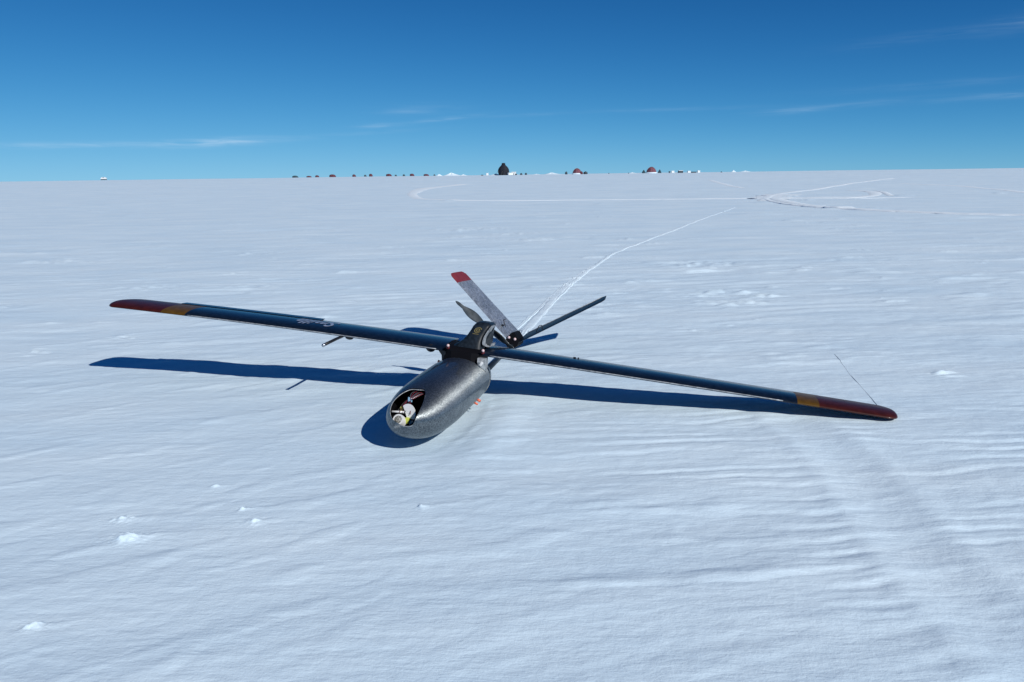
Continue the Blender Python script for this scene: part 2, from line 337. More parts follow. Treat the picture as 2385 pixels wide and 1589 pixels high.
        if li >= len(LUMPS):   # small wind-cut hummocks
            a_ = .095 * lw; z[k] += a_ * (np.exp(-((p_ / np.where(p_ > 0, 1.1, .55)) ** 2 + (q_ / np.where(q_ > 0, .36, .17)) ** 2) * np.clip(jig, .4, 2.5)))
        elif ly < 4.2:
            z[k] += min(lw, .20) * (.17 * np.exp(-(pk ** 2 + qk ** 2) * np.clip(jig, .35, 3)) + .075 * np.exp(-(tl ** 2 + ql ** 2)) + .06 * np.exp(-(dx ** 2 + dyy ** 2 * 3)) * perlin(xx * 5 / lw, yy * 7 / lw, 74))
        else:   # broken crust: a few low flakes inside a patch
            env = np.exp(-((dx / 1.5) ** 2 + (dyy / .9) ** 2)); sc = min(lw, .16)
            fl = np.maximum(perlin(xx * .50 / sc + lx * 5, yy * 2.2 / sc, 75) + .40 * perlin(xx * 1.3 / sc, yy * 5.5 / sc, 76) - .04, 0)
            z[k] += sc * .48 * fl * env
    # keep the surface level where the machine rests
    return z
def relief_rest(x, y, dy):
    z = relief(x, y, dy)
    # pressed-in bed below the pod and a small bank on its lit side
    fx, fy = (x + 0.38) , (y - 4.15); a = fx * .968 - fy * (-.216); b = fx * (-.0) + fy
    ux, uy = 0.2064, 0.9709   # backward axis of the machine on the ground
    al = fx * ux + fy * uy; ac = fx * uy - fy * ux
    bed = np.exp(-(ac / .20) ** 4 - (al / .62) ** 4)
    z = z * (1 - .85 * bed) - .012 * bed + .018 * np.exp(-((ac - .33) / .12) ** 2 - ((al + .05) / .45) ** 2) - 0.000 * b
    rimd = np.sqrt((ac / .205) ** 2 + (al / .60) ** 2); z = z + .0030 * np.exp(-((rimd - 1.02) / .13) ** 2) * (1 + .8 * perlin(x * 9, y * 9, 77))
    # little bank that holds the right wing tip
    tipd = np.exp(-((x - 1.86) / .30) ** 2 - ((y - 4.0) / .16) ** 2); z = z * (1 - .6 * tipd) + .006 * tipd
    return z
def spacing(y): return np.maximum(y, 1.5) ** 2 / (794 * 1.3) * 0.55
def rows():
    ys = [1.25]
    while ys[-1] < 1500: ys.append(ys[-1] + max(.0028, spacing(np.array(ys[-1])) * (1 if ys[-1] < 160 else 2.5)))
    back = list(np.linspace(-60, -2, 30)) + list(np.arange(-1.5, 1.2, .06))
    return np.array(back + ys)
YS = rows()
core = np.linspace(-1, 1, 1301)
ext = np.array([1.01, 1.03, 1.06, 1.1, 1.16, 1.25, 1.4, 1.7, 2.2, 3.2, 5, 9])
US = np.concatenate([-ext[::-1], core, ext])
def xs_at(y): return US[None, :] * (1.0 + 0.80 * np.maximum(y, 0.9))[:, None] + 0 * y[:, None]
X = xs_at(YS); Y = np.repeat(YS[:, None], X.shape[1], 1)
DY = np.repeat(np.gradient(YS)[:, None], X.shape[1], 1)
Z = relief_rest(X, Y, np.maximum(DY, .002))
nr, nc = X.shape
me = bpy.data.meshes.new('snow_ground')
me.vertices.add(nr * nc); me.vertices.foreach_set('co', np.stack([X, Y, Z], -1).astype(np.float32).ravel())
I = np.arange(nr * nc).reshape(nr, nc)
q = np.stack([I[:-1, :-1], I[:-1, 1:], I[1:, 1:], I[1:, :-1]], -1).reshape(-1, 4)
me.loops.add(q.size); me.loops.foreach_set('vertex_index', q.ravel().astype(np.int32))
me.polygons.add(len(q)); me.polygons.foreach_set('loop_start', np.arange(0, q.size, 4, dtype=np.int32)); me.polygons.foreach_set('loop_total', np.full(len(q), 4, dtype=np.int32))
me.update(); me.validate()
tag(link('snow_ground', me, M['snow']), kind='structure')
print('ground', nr, nc)
def gz(x, y):
    x = np.atleast_1d(np.array(x, float)); y = np.atleast_1d(np.array(y, float))
    j = np.clip(np.searchsorted(YS, y) - 1, 0, len(YS) - 2); dy = YS[j + 1] - YS[j]
    return relief_rest(x, y, np.maximum(dy, .002))

# tracks: ribbons of broken snow with a groove and thrown-up edges
def ribbon(name, pts, w, prof, m, lift=.004, step=.25, ragged=.15, kind='structure', wfun=None):
    P = catmull([(a, b, 0) for a, b in pts], 14)
    L = [0.0]
    for a, b in zip(P[:-1], P[1:]): L.append(L[-1] + (b - a).length)
    n = max(4, int(L[-1] / step)); Q = []
    for i in range(n + 1):
        t = L[-1] * i / n; j = max(0, min(len(L) - 2, np.searchsorted(L, t) - 1)); k = (t - L[j]) / max(1e-6, L[j + 1] - L[j]); Q.append(P[j].lerp(P[j + 1], min(1, max(0, k))))
    Q = np.array([(v.x, v.y) for v in Q]); T = np.gradient(Q, axis=0); T /= np.linalg.norm(T, axis=1)[:, None]
    Nn = np.stack([-T[:, 1], T[:, 0]], 1); s = np.arange(n + 1)
    off = np.array([p[0] for p in prof]); hh = np.array([p[1] for p in prof])
    ww = np.full(n + 1, w) if wfun is None else np.array([w * wfun(i / n) for i in s])
    jit = 1 + ragged * np.stack([perlin(s * .37 + 10 * k, s * .0 + k * 3.3, 81) * 2 for k in range(len(off))], 1)
    px = Q[:, 0:1] + Nn[:, 0:1] * off[None, :] * ww[:, None] * jit; py = Q[:, 1:2] + Nn[:, 1:2] * off[None, :] * ww[:, None] * jit
    ends = np.minimum(1, np.minimum(s, n - s) / 3.0)[:, None]
    hn = hh[None, :] * jit * (1 + ragged * 2.2 * np.stack([perlin(s * .9 + 7 * k, s * 0. + k, 82) for k in range(len(off))], 1)) * ends
    base = gz(px.ravel(), py.ravel()).reshape(px.shape)
    pz = base + np.where(np.abs(off)[None, :] > .99, -.01, lift) + hn
    k = len(off); vs = list(zip(px.ravel(), py.ravel(), pz.ravel())); fs = [(i * k + j, i * k + j + 1, (i + 1) * k + j + 1, (i + 1) * k + j) for i in range(n) for j in range(k - 1)]
    o = mesh(name, vs, fs, m); return tag(o, kind=kind)
GRV = [(-1, 0), (-.75, .5), (-.5, 1), (-.25, .25), (0, 0.05), (.25, .2), (.5, .9), (.75, .4), (1, 0)]
HMP = [(-1, 0), (-.7, .55), (-.35, .95), (0, 1), (.35, .9), (.7, .5), (1, 0)]
def hump(hgt): return [(a, b * hgt) for a, b in HMP]
def prof(hgt): return [(a, b * hgt) for a, b in GRV]
ribbon('track_loop', [(-4.22, 74.07), (-5.49, 67.89), (-6.44, 61.44), (-6.37, 53.9), (-5.84, 48.29), (-4.91, 43.4), (-3.91, 41.32), (-2.25, 39.16), (0.24, 38.33), (3.3, 38.32), (6.27, 37.82), (9.17, 37.32), (11.79, 37.45)], .36, hump(.020), M['turned'], step=.3, ragged=.2, wfun=lambda t: 1.9 - 1.0 * sst(.25, .5, t))
ribbon('track_curve', [(12.14, 37.32), (11.36, 32.73), (11.1, 29.26), (11.59, 26.78), (12.34, 24.82), (13.2, 23.28), (14.28, 22.05), (15.6, 20.9)], .34, hump(.021), M['turned'], step=.12, ragged=.25, lift=.012)
ribbon('track_curve', [(11.6, 37.0), (10.9, 33.0), (10.75, 29.6), (11.3, 26.9), (12.0, 24.9)], .15, hump(.020), M['turned'], step=.12, ragged=.25, lift=.012)
ribbon('track_branch', [(10.84, 34.73), (13.33, 40.99), (16.0, 45.51), (18.65, 49.34), (27.15, 63.09), (34.71, 73.46)], .26, hump(.021), M['turned'], step=.3, ragged=.2)
ribbon('track_branch', [(13.9, 37.77), (15.12, 37.31), (16.35, 37.41), (18.5, 40.87), (19.74, 44.67), (19.58, 47.17)], .34, hump(.020), M['turned'], step=.2, ragged=.25)
ribbon('track_branch', [(18.14, 38.47), (19.67, 42.46), (20.43, 45.15)], .2, hump(.021), M['turned'], step=.2, ragged=.25)
ribbon('track_branch', [(28.25, 58.42), (28.7, 54.54), (28.83, 51.16), (27.24, 45.31), (25.68, 39.86)], .32, hump(.013), M['turned'], step=.25, ragged=.25)
ribbon('track_branch', [(18.82, 76.08), (16.54, 62.13), (15.19, 52.81)], .3, hump(.013), M['turned'], step=.3, ragged=.2)
ribbon('track_branch', [(11.9, 37.3), (13.2, 36.9), (15.3, 35.6), (18.0, 36.2)], .22, hump(.021), M['turned'], step=.2, ragged=.25)
ribbon('churned_snow', [(11.6, 36.2), (12.3, 38.0), (13.3, 40.2), (14.3, 42.0)], .95, [(-1, 0), (-.7, .014), (-.45, .006), (-.2, .017), (0, .008), (.25, .016), (.5, .005), (.75, .013), (1, 0)], M['turned'], step=.16, ragged=.45)
SK = [(0.07, 6.37), (0.18, 7.0), (0.33, 7.68), (0.5, 8.5), (0.84, 9.98), (1.35, 11.93), (1.83, 13.57), (2.31, 14.77), (3.19, 16.95), (4.41, 20.03), (6.14, 24.38), (8.2, 29.4)]
ribbon('skid_mark', SK, .026, prof(.0026), M['powder'], step=.06, ragged=.12, wfun=lambda t: (1.0 + 1.1 * t) * (1 - .75 * sst(.55, 1, t)))
ribbon('skid_mark', [(0.10, 6.6), (0.20, 7.1), (0.34, 7.8), (0.50, 8.7), (0.80, 9.9), (1.25, 11.6), (1.75, 13.4)], .055, hump(.0022), M['powder'], step=.08, ragged=.12, wfun=lambda t: 1.1 - .7 * t)
ribbon('skid_mark', [(-.02, 6.45), (0.10, 7.0), (0.27, 7.75), (0.44, 8.6), (0.76, 9.9), (1.22, 11.6)], .020, prof(.0025), M['powder'], step=.05, ragged=.15)
wp = []
for i in range(61):
    t_ = i / 60; x_ = 2.31 - .28 * t_ + .003 * math.sin(9 * t_); y_ = 5.56 - 1.33 * t_
    e_ = max(math.exp(-((t_ - .10) / .09) ** 2), math.exp(-((t_ - .52) / .07) ** 2), math.exp(-((t_ - .90) / .10) ** 2))
    wp.append((x_, y_, float(gz(x_, y_)[0]) - .0006 + .0018 * e_))
WIREPTS = wp
# ------------------------------------------------------------------ the crashed drone
DM = Matrix(((0.9693375, 0.20642034, 0.13332465), (-0.21980885, 0.97091642, 0.09489668), (-0.10985849, -0.12129285, 0.98651871)))
DC = Vector((-0.25817223, 4.59272316, 0.29246196))
drone = bpy.data.objects.new('fixed_wing_drone', None); COL.objects.link(drone)
drone.matrix_world = Matrix.Translation(DC) @ DM.to_4x4()
drone.empty_display_size = .2
tag(drone, 'large black carbon fixed wing drone lying on snow, red wing tips, nose open', 'drone')

ST = [(.27, 0, .045, -.13, -.225), (.25, .0, .06, -.12, -.24), (.15, 0, .115, -.07, -.26), (0, 0, .152, -.035, -.285), (-.2, -.003, .166, -.04, -.31), (-.4, -.004, .17, -.06, -.33), (-.6, -.004, .169, -.083, -.352), (-.76, -.006, .160, -.108, -.362), (-.87, -.008, .143, -.14, -.358), (-.95, -.01, .113, -.172, -.342), (-.998, -.01, .072, -.2, -.317), (-1.018, -.01, .03, -.23, -.285)]
SA = np.array(ST[::-1])
# smooth the stations with a cubic through arc length
def pod_at(t):      # t 0..1 nose..tail
    P = SA; m = len(P) - 1; f = t * m; i = min(int(f), m - 1); u = f - i
    a, b, c, d = P[max(i - 1, 0)], P[i], P[i + 1], P[min(i + 2, m)]
    return 0.5 * ((2 * b) + (c - a) * u + (2 * a - 5 * b + 4 * c - d) * u * u + (3 * b - 3 * c + d - a) * u ** 3)
def pod_ring(t, n=96, inset=0.0):
    y, xc, w, zt, zb = pod_at(t); w -= inset; zc = (zt + zb) / 2; hz = (zt - zb) / 2 - inset; r = []
    for k in range(n):
        a = 2 * PI * k / n; c, s_ = math.cos(a), math.sin(a); e = 2 / 2.15
        r.append(Vector((xc + w * math.copysign(abs(c) ** e, c), y, zc + hz * math.copysign(abs(s_) ** e, s_))))
    return r
SEAM = 0.815
def pod_y_t(y):
    lo, hi = 0, 1
    for _ in range(40):
        mid = (lo + hi) / 2
        if pod_at(mid)[0] < y: lo = mid
        else: hi = mid
    return lo
t_seam = pod_y_t(-0.02)
front = MB().loft([pod_ring(t_seam * i / 90, 128) for i in range(91)])
OPEN = [(-0.020, -0.812, -0.130), (0.014, -0.815, -0.130), (0.036, -0.880, -0.15), (0.046, -0.966, -0.198), (0.037, -1.007, -0.257), (0.0, -1.018, -0.272), (-0.042, -1.013, -0.267), (-0.08, -0.996, -0.251), (-0.104, -0.964, -0.224), (-0.112, -0.913, -0.19), (-0.099, -0.852, -0.160), (-0.064, -0.815, -0.136)]
OC = catmull(OPEN, 8, True); cen = sum(OC, Vector()) / len(OC); on = Vector((-.12, -.50, .86)).normalized()
cut = MB().loft([[p - on * .035 for p in OC], [p + on * .06 for p in OC]])
tmp = front.build('pod_tmp', M['pod']); cutter = cut.build('cut_tmp', M['wing_in'], smooth=False)
sm = tmp.modifiers.new('s', 'SOLIDIFY'); sm.thickness = .004; sm.offset = -1
tmp.data.materials.append(M['wing_in']); sm.material_offset = 1
bo = tmp.modifiers.new('b', 'BOOLEAN'); bo.object = cutter; bo.operation = 'DIFFERENCE'; bo.solver = 'EXACT'
dg = bpy.context.evaluated_depsgraph_get(); dg.update()
pm = bpy.data.meshes.new_from_object(tmp.evaluated_get(dg))
bpy.data.objects.remove(tmp); bpy.data.objects.remove(cutter)
pod = bpy.data.objects.new('fuselage_pod', pm); COL.objects.link(pod); pod.parent = drone; smooth_angle(pod, 40)
# bead of raw edge round the hatch opening
MB().tube([p.lerp(cen, .0) for p in OC] + [OC[0]], .0022, 6).build('hatch_rim', M['edge'], pod)
# rear fairing behind the seam, slightly larger so that its lip laps over the pod
rf = MB()
rings = [pod_ring(t_seam + .0005, 96, -.003)]
for i in range(1, 31): rings.append(pod_ring(t_seam + (1 - t_seam) * i / 30, 96, -.003 * (1 - i / 30)))
rf.loft(rings); rear = rf.build('rear_fairing', M['pod'], drone); smooth_angle(rear, 60)
# inside of the nose
MB().box((-.015, -.80, -.262), (.20, .22, .006)).box((-.01, -.70, -.235), (.16, .008, .12)).build('equipment_tray', M['wing_in'], drone)
axis = Vector((-.10, -.86, .48)).normalized(); c0 = Vector((-.066, -.945, -.262))
cm = MB().tube([c0, c0 - axis * .012, c0 - axis * .055], [.0275, .0295, .0295], 28).build('camera_barrel', M['white'], drone); smooth_angle(cm, 50)
MB().tube([c0 + axis * .0015, c0 + axis * .0005], [.0185, .0195], 24).build('camera_lens', M['lens'], cm)
pl = MB().loft([[Vector((-.035 + .040 * math.cos(a), -.905 + q_, -.240 + .052 * math.sin(a))) for a in np.linspace(-1.2, 2.3, 16)] for q_ in (0, .007)]).build('mounting_plate', M['white'], drone, smooth=False)
MB().box((-.030, -.913, -.268), (.018, .016, .030)).build('lime_clip', M['lime'], pl)
MB().tube([(-.112, -.915, -.236), (-.048, -.895, -.232)], .0055, 10).build('sensor_rod', M['white'], drone)
MB().box((-.072, -.880, -.222), (.017, .02, .020)).build('lime_connector', M['lime'], drone)
MB().box((-.050, -.845, -.178), (.022, .026, .022), Matrix.Rotation(.4, 3, 'Z')).build('blue_connector', M['bluec'], drone)
for i in range(6):
    a = Vector((-.055 + random.uniform(-.006, .006), -.83, -.176)); b = Vector((-.088 + i * .014, -.905 - .01 * (i % 2), -.235))
    MB().tube(catmull([a, a.lerp(b, .5) + Vector((0, 0, .012 + .004 * (i % 3))), b], 6), .0018, 6).build('cable', M['wire_r'] if i % 3 else M['wire_b'], drone)
for i in range(6):
    a = Vector((-.048 + .003 * i, -.86, -.172)); b = Vector((-.030 + .012 * i, -.775, -.150 + .004 * (i % 2)))
    MB().tube(catmull([a, a.lerp(b, .5) + Vector((.004 * (i - 3), 0, .014)), b], 6), .002, 6).build('cable', M['wire_r'] if i % 2 else M['steel'], drone)

# wing
INCS = {-1: -.135, 1: -.080}
def chord(s):
    return .330 - .040 * (s / 2.36)
def tipf(s, L=.075):   # rounded end
    return math.sqrt(max(0.004, 1 - ((s - (2.375 - L)) / (L + .0002)) ** 2)) if s > 2.375 - L else 1.0
def foil(t):   # t 0..1 chord from leading edge -> half thickness
    return .56 * (.2969 * math.sqrt(t) - .126 * t - .3516 * t * t + .2843 * t ** 3 - .1036 * t ** 4)
def wing_pt(s, side, t, upper):
    INC = INCS[side]; c0_ = chord(s); c = c0_ * (.35 + .65 * tipf(s, .07)); th = c0_ * foil(t) * (1.0 if upper else .85) * tipf(s, .022)
    camber = .018 * c * 4 * t * (1 - t)
    yl = -.128 + (.330 - c0_) * .35 + (c0_ - c) * .45; z = camber + (th if upper else -th); y0 = c * t
    y = yl + y0 * math.cos(INC) + z * math.sin(INC) ; zz = .002 - (y0 - .3 * c) * math.sin(INC) + z * math.cos(INC)
    droop = (-.040 if side < 0 else -.016) * (s / 2.36) ** 2
    return Vector((side * s, y, zz + droop))
def wing_ring(s, side, t0=0.0, t1=1.0, n=22):
    ts = [t0 + (t1 - t0) * (1 - math.cos(PI * i / n)) / 2 for i in range(n + 1)]
    up_ = [wing_pt(s, side, t, True) for t in ts[::-1]]; lo_ = [wing_pt(s, side, t, False) for t in (ts[1:] if t0 == 0 else ts)]
    if t1 >= 1: lo_ = lo_[:-1]
    return up_ + lo_
def wing_part(name, s0, s1, side, m, parent, n=24, t0=0., t1=1.):
    ss = [s0 + (s1 - s0) * i / n for i in range(n + 1)]
    if s1 > 2.3: ss = [s0 + (s1 - s0) * math.sin(PI / 2 * i / n) for i in range(n + 1)]
    o = MB().loft([wing_ring(s, side, t0, t1) for s in ss]).build(name, m, parent); return smooth_angle(o, 45)
for side in (-1, 1):
    sb_ = 1.80 if side < 0 else 1.855
    w = wing_part('wing_panel', .115, sb_, side, M['wing'], drone)
    tip = wing_part('wing_tip', 1.967, 2.375, side, M['red'], w, 34)
    wing_part('wing_band', sb_, 1.967, side, M['yellow'], w, 6)
    # bright tape along the joint under the leading edge
    tp = MB(); P = []
    for i in range(41):
        s = .16 + 1.62 * i / 40; P.append(wing_pt(s, side, .004, True) + Vector((0, -.0006, -.001)))
    tp.tube(P, .0032, 6).build('seam_tape', M['edge'], w)
    if side < 0:
        # raised aileron
        rings = []
        for i in range(13):
            s = 1.01 + .98 * i / 12; r = []
            for t, up_ in ((.80, 1), (.88, 1), (.96, 1), (1.0, 1), (.96, 0), (.88, 0), (.80, 0)):
                p = wing_pt(min(s, 1.99), side, t, up_); hp = wing_pt(s, side, .78, True); d = p - hp; a = .10
                r.append(hp + Vector((0, .010 + d.y * math.cos(a) - d.z * math.sin(a), .003 + d.y * math.sin(a) + d.z * math.cos(a))))
            rings.append(r)
        smooth_angle(MB().loft(rings).build('aileron', M['wing'], w), 45)
        # rod aerial and its clamp
        ar = MB().tube([(-.752, -.075, -.016), (-.752, -.20, -.030), (-.752, -.35, -.050)], .0085, 12).build('rod_aerial', M['wire_b'], w)
        MB().tube([(-.752, -.347, -.0497), (-.752, -.362, -.0520)], .0095, 12).build('rod_cap', M['steel'], ar)
        MB().ball((-.715, -.085, -.022), .016, 14, (1.6, 1.3, .9)).build('aerial_clamp', M['wire_b'], ar)
        MB().ball((-.203, -.09, -.012), .022, 16, (1.3, 1.2, 1.1)).build('round_sensor', M['wire_b'], w)
    else:
        hp = wing_pt(.62, 1, .70, True)
        MB().box(hp + Vector((0, 0, .003)), (.016, .008, .008)).box(hp + Vector((.022, 0, .003)), (.007, .006, .009)).build('servo_horn', M['wire_b'], w)
# lettering on the left panel, upside down for a viewer in front
cu = bpy.data.curves.new('txt', 'FONT'); cu.body = 'Smilla'; cu.size = .175; cu.shear = .25; cu.resolution_u = 6; cu.offset = .0022
to = bpy.data.objects.new('txt', cu); COL.objects.link(to); dg.update()
tm = bpy.data.meshes.new_from_object(to.evaluated_get(bpy.context.evaluated_depsgraph_get())); bpy.data.objects.remove(to)
bm = bmesh.new(); bm.from_mesh(tm)
for _ in range(3):
    es = [e for e in bm.edges if e.calc_length() > .012]
    if es: bmesh.ops.subdivide_edges(bm, edges=es, cuts=1)
bmesh.ops.triangulate(bm, faces=bm.faces)
for v in bm.verts:
    s = .845 + v.co.x * .66; t = .70 - (v.co.y) / .30 * 1.1
    t = min(.93, max(.05, t)); p = wing_pt(s, -1, t, True); v.co = p + Vector((0, 0, .0022))
bm.to_mesh(tm); bm.free(); tm.materials.clear()
link('lettering', tm, M['letters'], [o for o in drone.children if o.name.startswith('wing_panel')][0], smooth=False)

wr_ = MB().tube(WIREPTS, .0013, 6).build('loose_wire', M['greywire'])
tag(wr_, 'thin grey wire half buried in the snow beyond the right wing tip', 'wire')
# wing centre section
cs = MB().loft([[Vector((x, p.y + .003 * 0, p.z)) for p in wing_ring(.115, 1)] for x in (-.112, -.04, .04, .112)]).build('wing_centre', M['wing_in'], drone); smooth_angle(cs, 45)
MB().loft([[Vector((x, y, z)) for x, y, z in ((-.105 * k, -.13, zz), (-.06 * k, -.155, zz), (.06 * k, -.155, zz), (.105 * k, -.13, zz), (.095 * k, .12, zz), (-.095 * k, .12, zz))] for k, zz in ((1, .0), (.98, -.03), (1.05, -.075))]).build('wing_cradle', M['wing_in'], drone, smooth=False)
for x in (-.086, .122):
    rw = MB().tube([(x, -.135, .012), (x, -.146, .012)], .010, 16).build('wing_bolt', M['redc'], drone)
    MB().ball((x + .002, -.15, .024), .0088, 12).build('bolt_head', M['screw'], rw)
# broken fairing at the right wing root, left root fillet
MB().loft([[Vector(p) for p in r] for r in ([(.098, -.155, -.022), (.14, -.15, -.02), (.145, -.10, -.02), (.10, -.10, -.02)], [(.102, -.165, -.045), (.135, -.16, -.040), (.150, -.10, -.05), (.10, -.10, -.05)], [(.108, -.150, -.075), (.125, -.150, -.078), (.148, -.10, -.10), (.11, -.10, -.10)])]).build('root_fairing', M['edge'], drone, smooth=False)
MB().box((.125, -.158, -.052), (.014, .01, .026), Matrix.Rotation(.5, 3, 'Y')).build('broken_bracket', M['white'], drone)
MB().loft([[Vector(p) for p in r] for r in ([(-.15, -.12, -.012), (-.10, -.14, -.012), (-.10, -.05, -.012), (-.15, -.05, -.012)], [(-.125, -.12, -.04), (-.095, -.13, -.04), (-.095, -.05, -.04), (-.12, -.05, -.04)], [(-.118, -.12, -.085), (-.095, -.12, -.09), (-.095, -.05, -.09), (-.115, -.05, -.085)])]).build('root_fairing', M['carb'], drone, smooth=False)
MB().tube([(-.168, .05, -.110), (-.19, .04, -.102)], .0075, 10).build('locking_peg', M['orange'], drone)
MB().tube([(.135, -.22, -.245), (.160, -.232, -.250)], .008, 10).tube([(.130, -.255, -.258), (.155, -.266, -.264)], .006, 10).build('locking_peg', M['orange'], drone)

# engine pylon
secs = []   # (z, xl, xr, yfront, yback)
for z, xl, xr, yf, yb in ((.018, -.085, .105, -.085, .17), (.035, -.062, .100, -.080, .17), (.060, -.030, .096, -.070, .17), (.090, -.010, .098, -.055, .165), (.120, .004, .108, -.040, .16), (.145, .014, .120, -.030, .15), (.160, .026, .122, -.020, .14), (.170, .040, .108, -.005, .12)):
    cx = (xl + xr) / 2; hx = (xr - xl) / 2; cy = (yf + yb) / 2; hy = (yb - yf) / 2; r = []
    for k in range(40):
        a = 2 * PI * k / 40; c, s_ = math.cos(a), math.sin(a); e = .38
        r.append(Vector((cx + hx * math.copysign(abs(c) ** e, c), cy + hy * math.copysign(abs(s_) ** e, s_), z)))
    secs.append(r)
py = MB().loft(secs).build('engine_pylon', M['carb'], drone); smooth_angle(py, 50)
# side scoop: pale lip curling round a dark recess
lip = catmull([(.128, -.030, .158), (.112, -.050, .125), (.098, -.068, .085), (.098, -.076, .052), (.116, -.066, .038), (.136, -.045, .038), (.140, -.028, .056)], 6)
MB().loft([[p + Vector((0, 0, 0)), p + Vector((.006, .0, .001)), p + Vector((.014, .05, .004)), p + Vector((.004, .05, .004))] for p in lip]).build('scoop_lip', M['edge'], py, smooth=False)
MB().loft([[Vector((.108, -.035, .13)), Vector((.104, -.045, .06)), Vector((.128, -.03, .045)), Vector((.130, -.01, .12))], [Vector((.112, .08, .14)), Vector((.112, .08, .05)), Vector((.122, .08, .045)), Vector((.124, .08, .14))]]).build('scoop_recess', M['carb'], py, smooth=False)
# gold crest on the front face
cr = MB()
def front_pt(u, v):   # u across -1..1, v height
    k = 0
    zs = [s_[0].z for s_ in secs]
    for i in range(len(zs) - 1):
        if zs[i] <= v <= zs[i + 1]: k = i
    f_ = (v - zs[k]) / (zs[k + 1] - zs[k]); A = secs[k]; B = secs[k + 1]
    xm = lambda S_: (min(p.x for p in S_), max(p.x for p in S_), min(p.y for p in S_))
    a = xm(A); b = xm(B); xl = a[0] + (b[0] - a[0]) * f_; xr = a[1] + (b[1] - a[1]) * f_; yf = a[2] + (b[2] - a[2]) * f_
    return Vector(((xl + xr) / 2 + u, yf - .0018, v))
for r0, r1, a0, a1 in ((.013, .0165, .3, 5.9), (.005, .009, 0, 6.28)):
    n = 24
    A = [front_pt(-.004 + r1 * 1.25 * math.cos(a0 + (a1 - a0) * i / n), .125 + r1 * math.sin(a0 + (a1 - a0) * i / n)) for i in range(n + 1)]
    B = [front_pt(-.004 + r0 * 1.25 * math.cos(a0 + (a1 - a0) * i / n), .125 + r0 * math.sin(a0 + (a1 - a0) * i / n)) for i in range(n + 1)]
    cr.add(A + B, [(i, i + 1, n + 2 + i, n + 1 + i) for i in range(n)])
cr.add([front_pt(-.022, .1035), front_pt(.014, .1035), front_pt(.014, .1005), front_pt(-.022, .1005)], [(0, 1, 2, 3)])
cr.build('gold_crest', M['gold'], py, smooth=False)

# propeller
hub = Vector((.037, .20, .135))
prop = bpy.data.objects.new('propeller', None); COL.objects.link(prop); prop.parent = drone; prop.location = hub
MB().tube([(0, -.045, 0), (0, -.02, 0), (0, .012, 0), (0, .03, 0), (0, .045, 0)], [.018, .022, .022, .016, .004], 20).build('propeller_hub', M['wire_b'], prop)
bd = Vector((-.201, 0, .122)).normalized(); R_ = .238
for sgn in (1, -1):
    d = bd * sgn; side_v = Vector((0, 1, 0)).cross(d); rings = []
    for i in range(19):
        t = i / 18; r = .012 + (R_ - .012) * t; c = .5 * (.020 + .042 * math.sin(PI * min(1, t * 1.25 + .08)) ** 1.0) * (1 if t < .93 else max(.15, (1 - t) / .07)); c = max(c, .004) if t < .99 else .002
        tw = 1.0 - .75 * t; ch = (side_v * math.cos(tw) + Vector((0, 1, 0)) * math.sin(tw)); nn = d.cross(ch).normalized(); th = .006 * (1 - t) + .0015
        rings.append([d * r + ch * (c * math.cos(a)) + nn * (th * math.sin(a)) for a in [2 * PI * k / 14 for k in range(14)]])
    MB().loft(rings).build('blade', M['prop'], prop)

# tail boom, mount and V tail
BM0 = Vector((.03, .24, -.195)); BM1 = Vector((.012, 1.31, -.075))
MB().tube([BM0, BM0.lerp(BM1, .4) , BM1], [.021, .018, .016], 20).build('tail_boom', M['carb'], drone)
mt = MB().loft([[Vector((x + .012, y, z)) for x, z in ((-.045, -.035), (-.050, -.075), (-.028, -.100), (.026, -.100), (.050, -.072), (.046, -.030), (.012, .012), (-.010, .010))] for y in (1.22, 1.30, 1.42)]).build('tail_mount', M['wing_in'], drone, smooth=False)
for x, z in ((-.012, -.028), (.034, -.034)):
    MB().ball((x + .0, 1.217, z), .0105, 12).build('mount_bolt', M['screw'], mt)
def fin(lr, tipr, cvec, cvt, name_tip, m, tipmat):
    """lr, tipr: leading edge root / tip in machine axes; cvec: chord vector"""
    lr = Vector(lr); tipr = Vector(tipr); cvec = Vector(cvec); cvt = Vector(cvt); span = tipr - lr; nn = span.cross(cvec).normalized()
    def ring(t):
        c = cvec.lerp(cvt, t); p = lr + span * t; r = []; n = 14
        for k in range(2 * n):
            if k <= n: u = 1 - k / n; s_ = 1
            else: u = (k - n) / n; s_ = -1
            r.append(p + c * u + nn * (s_ * .36 * c.length * foil(max(u, 0.0)) * .9))
        return r
    f = MB().loft([ring(.86 * i / 10) for i in range(11)]).build('tail_fin', m, drone); smooth_angle(f, 50)
    tp_ = []
    for i in range(9):
        t = .86 + .14 * i / 8; r = ring(t); c = cvec.lerp(cvt, t); p = lr + span * t; k = (i / 8) ** 2
        cc = p + c * .45
        tp_.append([q_ if i < 6 else cc + (q_ - cc) * (1 - .28 * ((i - 5) / 3) ** 2) for q_ in r])
    smooth_angle(MB().loft(tp_).build('fin_tip', tipmat, f), 50)
    return f
fl = fin((-.020, 1.24, -.052), (-.547, 1.30, .380), (.034, .33, .026), (.034, .28, .026), '', M['fin'], M['redfin'])
fr = fin((.060, 1.24, -.060), (.634, 1.42, .325), (-.012, .33, .042), (-.010, .26, .034), '', M['carb'], M['carb'])
MB().tube([Vector((.060, 1.24, -.060)).lerp(Vector((.634, 1.42, .325)), t_) + Vector((-.012, .33, .042)).lerp(Vector((-.010, .26, .034)), t_) for t_ in (.02, .3, .6, .95)], .0034, 6).build('fin_edge_highlight', M['edge'], fr)  # pale tube on the trailing edge, its colour imitates sun catching the fin
for px_, z_ in ((.12, .012), (.15, .020)):
    pass
